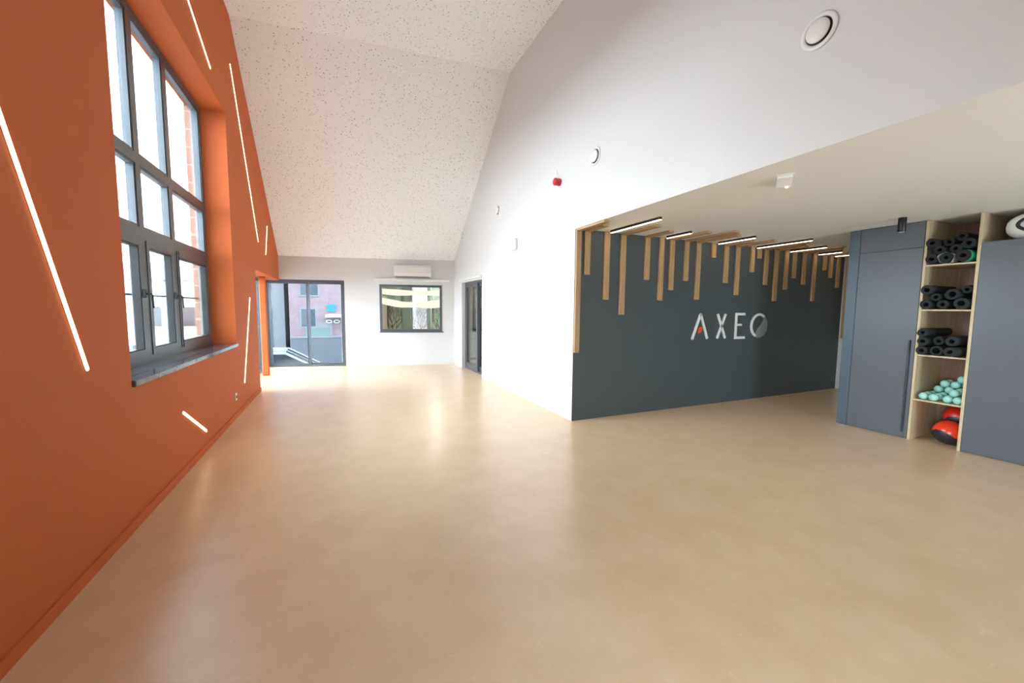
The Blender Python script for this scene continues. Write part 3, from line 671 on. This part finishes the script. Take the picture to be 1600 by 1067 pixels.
for i, (x, y) in enumerate(((3.2, 13.0), (5.0, 9.4))):
    if pl is None:
        pl = q = empty('fill_panel_light', (x, y, 2.74))
        MB().box((-.32, -.32, -.03), (-.3, .32, 0)).box((.3, -.32, -.03), (.32, .32, 0)).box((-.3, -.32, -.03), (.3, -.3, 0)).box((-.3, .3, -.03), (.3, .32, 0)).build('panel_frame', M['plastic'], q); MB().box((-.3, -.3, -.02), (.3, .3, -.004)).build('panel_diffuser', M['panel'], q)
    else: q = copy_tree(pl); q.location = (x, y, 2.74)
    q['label'] = 'added unseen fill panel on the neighbouring ceiling, '+('nearer the interior window' if i == 0 else 'beyond the glass door'); q['category'] = 'ceiling light'; q['group'] = 'added fill panels next door'
# chandelier
ch = empty('chandelier', bk(1.95, 1.9, 1.6), PH, label='glowing wavy ring chandelier seen through the interior window', category='chandelier')
def loop(rx, ry, z, amp, ph, k=3, n=96): return [(rx*math.cos(t)*(1+.12*math.sin(k*t+ph)), ry*math.sin(t), z+amp*math.sin(k*t+ph)+.5*amp*math.sin((k-1)*t+1.7*ph)) for t in [2*PI*i/n for i in range(n)]]
MB().tube(loop(1.15, .55, .36, .05, .4, 2), .05, 10, closed=True).build('light_ring', M['ring'], ch)
MB().tube(loop(1.12, .50, .06, .09, 2.1, 2), .045, 10, closed=True).build('light_ring', M['ring'], ch)
MB().tube(loop(1.1, .30, .0, .05, 4.4, 3), .04, 10, closed=True).build('light_ring', M['ring'], ch)
wm = MB()
for x, y, z in ((-.9, 0, .3), (.9, .1, .3), (0, .5, .35)): wm.tube([(x, y, z), (x*.4, y*.4, 1.13)], .003, 6)
wm.build('suspension_wire', M['black'], ch)
MB().lathe([(.12, 1.12), (.12, 1.139)], (0, 0, 0), (0, 0, 1), 24).build('ceiling_rose', M['plastic'], ch)
c2 = empty('pendant_light', (4.02, 10.25, 1.75), label='glowing stacked ring pendant seen at the right edge of the glass door', category='pendant light')
for z in (.24, -.03, -.18): MB().tube([(.47*math.cos(t), .30*math.sin(t), z+.03*math.sin(2*t)) for t in [2*PI*i/48 for i in range(48)]], .05, 10, closed=True).build('light_ring', M['ring'], c2)
wm = MB()
for x in (-.4, .4): wm.tube([(x, 0, -.15), (x, 0, .985)], .003, 6)
wm.build('suspension_wire', M['black'], c2)
# kitchen run
kc = empty('kitchen_cabinet', (3.2, 10.8, 0), label='light grey kitchen base cupboards behind the glass door', category='cupboard')
MB().box((0, .02, .08), (2.4, .60, .86)).build('body', M['kit'], kc); MB().box((.02, .06, 0), (2.38, .58, .08)).build('plinth', M['black'], kc)
for k in range(4):
    d = MB().rbox((.6*k+.003, 0, .085), (.6*k+.597, .019, .855), .002).build('door', M['kit'], kc)
    MB().rbox((.6*k+.2, -.02, .62), (.6*k+.4, -.004, .635), .002).box((.6*k+.21, -.006, .622), (.6*k+.22, 0, .632)).box((.6*k+.38, -.006, .622), (.6*k+.39, 0, .632)).build('handle', M['frame'], d)
MB().rbox((3.19, 10.77, .861), (5.62, 11.415, .905), .004).build('worktop', M['worktop'], label='black worktop on the light grey kitchen cupboards', category='worktop')
kb = MB().lathe([(.001, 0), (.05, .002), (.065, .03), (.07, .09), (.066, .095), (.06, .03), (.001, .01)], (3.42, 11.0, .906), (0, 0, 1), 20).build('bowl', M['black'], label='small dark bowl on the black kitchen worktop', category='bowl')

# ------------------------------------------------------------------ street outside
GZ = -1.3
MB().prism([(-40, -12), (-2.1, -12), (-2.1, 11.8), (.15, 11.8), (.15, 15.3), (10, 15.3), (10, 45), (-40, 45)], GZ-.3, GZ, 'z').build('street', M['asphalt'], kind='structure', label='grey street outside the sliding glass door', category='street')
hs = empty('brick_house', (-.2, 22, GZ), label='pinkish brick house across the street behind the glass door', category='building')
MB().box((-1.95, 0, 0), (6, 6, 7.5)).build('wall', M['brickf'], hs); MB().box((-2.1, -.15, 7.5), (6, 6.2, 7.7)).build('roof_edge', M['slate'], hs)
for x0, x1, z0, z1 in ((.35, 1.3, 3.6, 5.2), (-1.5, -.6, 3.3, 5.2), (-1.5, -.75, 1.75, 2.75)):
    q = MB().box((x0, -.03, z0), (x1, .0, z1)).build('window', M['grender'], hs); MB().box((x0+.07, -.04, z0+.07), (x1-.07, -.031, z1-.07)).build('pane', M['darkwin'], q)
MB().box((-1.95, -.06, 0), (6, 0, 1.25)).build('plinth', M['slate'], hs); MB().box((-1.95, -.09, 1.25), (6, 0, 1.33)).build('ledge', M['grender'], hs)
MB().box((-1.3, -.05, 1.33), (-.2, 0, 1.75)).build('shutter_box', M['doorwood'], hs)
MB().box((-1.95, -.05, 4.4), (6, 0, 4.52)).build('ledge', M['slate'], hs)
MB().box((-.35, -.55, 2.28), (.85, 0, 2.42)).build('canopy', M['whitesign'], hs)
MB().box((-.7, -.04, 1.35), (-.05, 0, 2.0)).build('notice_board', M['grender'], hs)
sg2 = MB(); 
for k, x in enumerate((-.2, .15, .5)): sg2.tube([(x+.13*math.cos(t), -.03, 2.06+.07*math.sin(t)) for t in [2*PI*i/16 for i in range(17)]], .022, 6)
sg2.build('bracket_ornament', M['whitesign'], hs)
MB().box((-.28, -.08, 2.55), (.12, 0, 2.92)).build('sign', M['turq'], hs, label='turquoise square sign')
h2 = empty('grey_house', (-6.2, 23, GZ), label='grey rendered house at the left behind the glass door', category='building')
MB().box((1.0, 0, 0), (3.75, 6, 6.5)).build('wall', M['grender'], h2)
MB().prism([(.8, 6.5), (3.9, 6.5), (3.3, 7.3), (1.4, 7.6)], -.2, 6.2, 'y').build('roof', M['slate'], h2)
for x0, x1, z0, z1 in ((2.5, 3.2, .3, 2.7), (1.3, 2.0, 1.0, 2.8), (2.3, 3.2, 3.6, 5.0)):
    q = MB().box((x0, -.03, z0), (x1, .0, z1)).build('window', M['slate'], h2); MB().box((x0+.07, -.04, z0+.07), (x1-.07, -.031, z1-.07)).build('pane', M['darkwin'], q)
def car(loc, rz, lab):
    r = empty('car', loc, rz, label=lab, category='car')
    low = [(-2.1, .35), (-2.12, .75), (-1.9, .88), (-1.0, .95), (1.0, .95), (1.75, .86), (2.1, .68), (2.1, .35)]
    MB().prism(low, -.86, .86, 'y').build('body', M['car'], r)
    MB().prism([(-1.65, .95), (-1.15, 1.36), (-.5, 1.46), (.3, 1.43), (1.15, .95)], -.74, .74, 'y').build('cabin', M['carglass'], r)
    rf = MB(); P_ = [(-1.68, .94), (-1.18, 1.37), (-.5, 1.48), (.32, 1.45), (1.2, .94)]
    for s in (-1, 1): rf.tube([(x, s*.74, z) for x, z in P_], .035, 8)
    rf.prism([(-1.15, 1.36), (-.5, 1.46), (.3, 1.43), (.3, 1.46), (-.5, 1.50), (-1.17, 1.40)], -.75, .75, 'y'); rf.build('roof', M['car'], r)
    for x in (-1.3, 1.3):
        for s in (-1, 1): MB().lathe([(.20, -.1), (.31, -.1), (.32, 0), (.31, .1), (.20, .1)], (x, s*.80, .32), (0, 1, 0), 24).build('wheel', M['rubber'], r)
car((-1.75, 13.7, GZ), .04, 'silver parked car behind the left leaf of the sliding door')
# pale house and railing seen through the tall window
hp = empty('pale_house', (-12, 36, GZ), label='pale house far beyond the tall window', category='building')
MB().box((-6, 0, 0), (4, 8, 4.6)).build('wall', M['whitesign'], hp); MB().prism([(-6.3, 4.6), (4.3, 4.6), (3.4, 5.6), (-5.4, 5.6)], -.3, 8.2, 'y').build('roof', M['pale'], hp)
for x in (-5, -2.8, -.6, 1.6):
    q = MB().box((x, -.04, 1.2), (x+1.2, 0, 2.8)).build('window', M['pale'], hp); MB().box((x+.1, -.05, 1.3), (x+1.1, -.041, 2.7)).build('pane', M['darkwin'], q)
MB().rbox((.085, 11.62, GZ), (.165, 11.70, 3.2), .01).build('outdoor_post', M['whitesign'], label='white outdoor post at the right edge of the sliding glass door', category='post')
ra = empty('railing', (-1.68, WY0, WZ0), label='thin horizontal guard bar outside the tall window', category='railing')
MB().tube([(0, 0, .62), (0, WY1-WY0-.02, .62)], .011, 8).build('bar', M['frame'], ra)
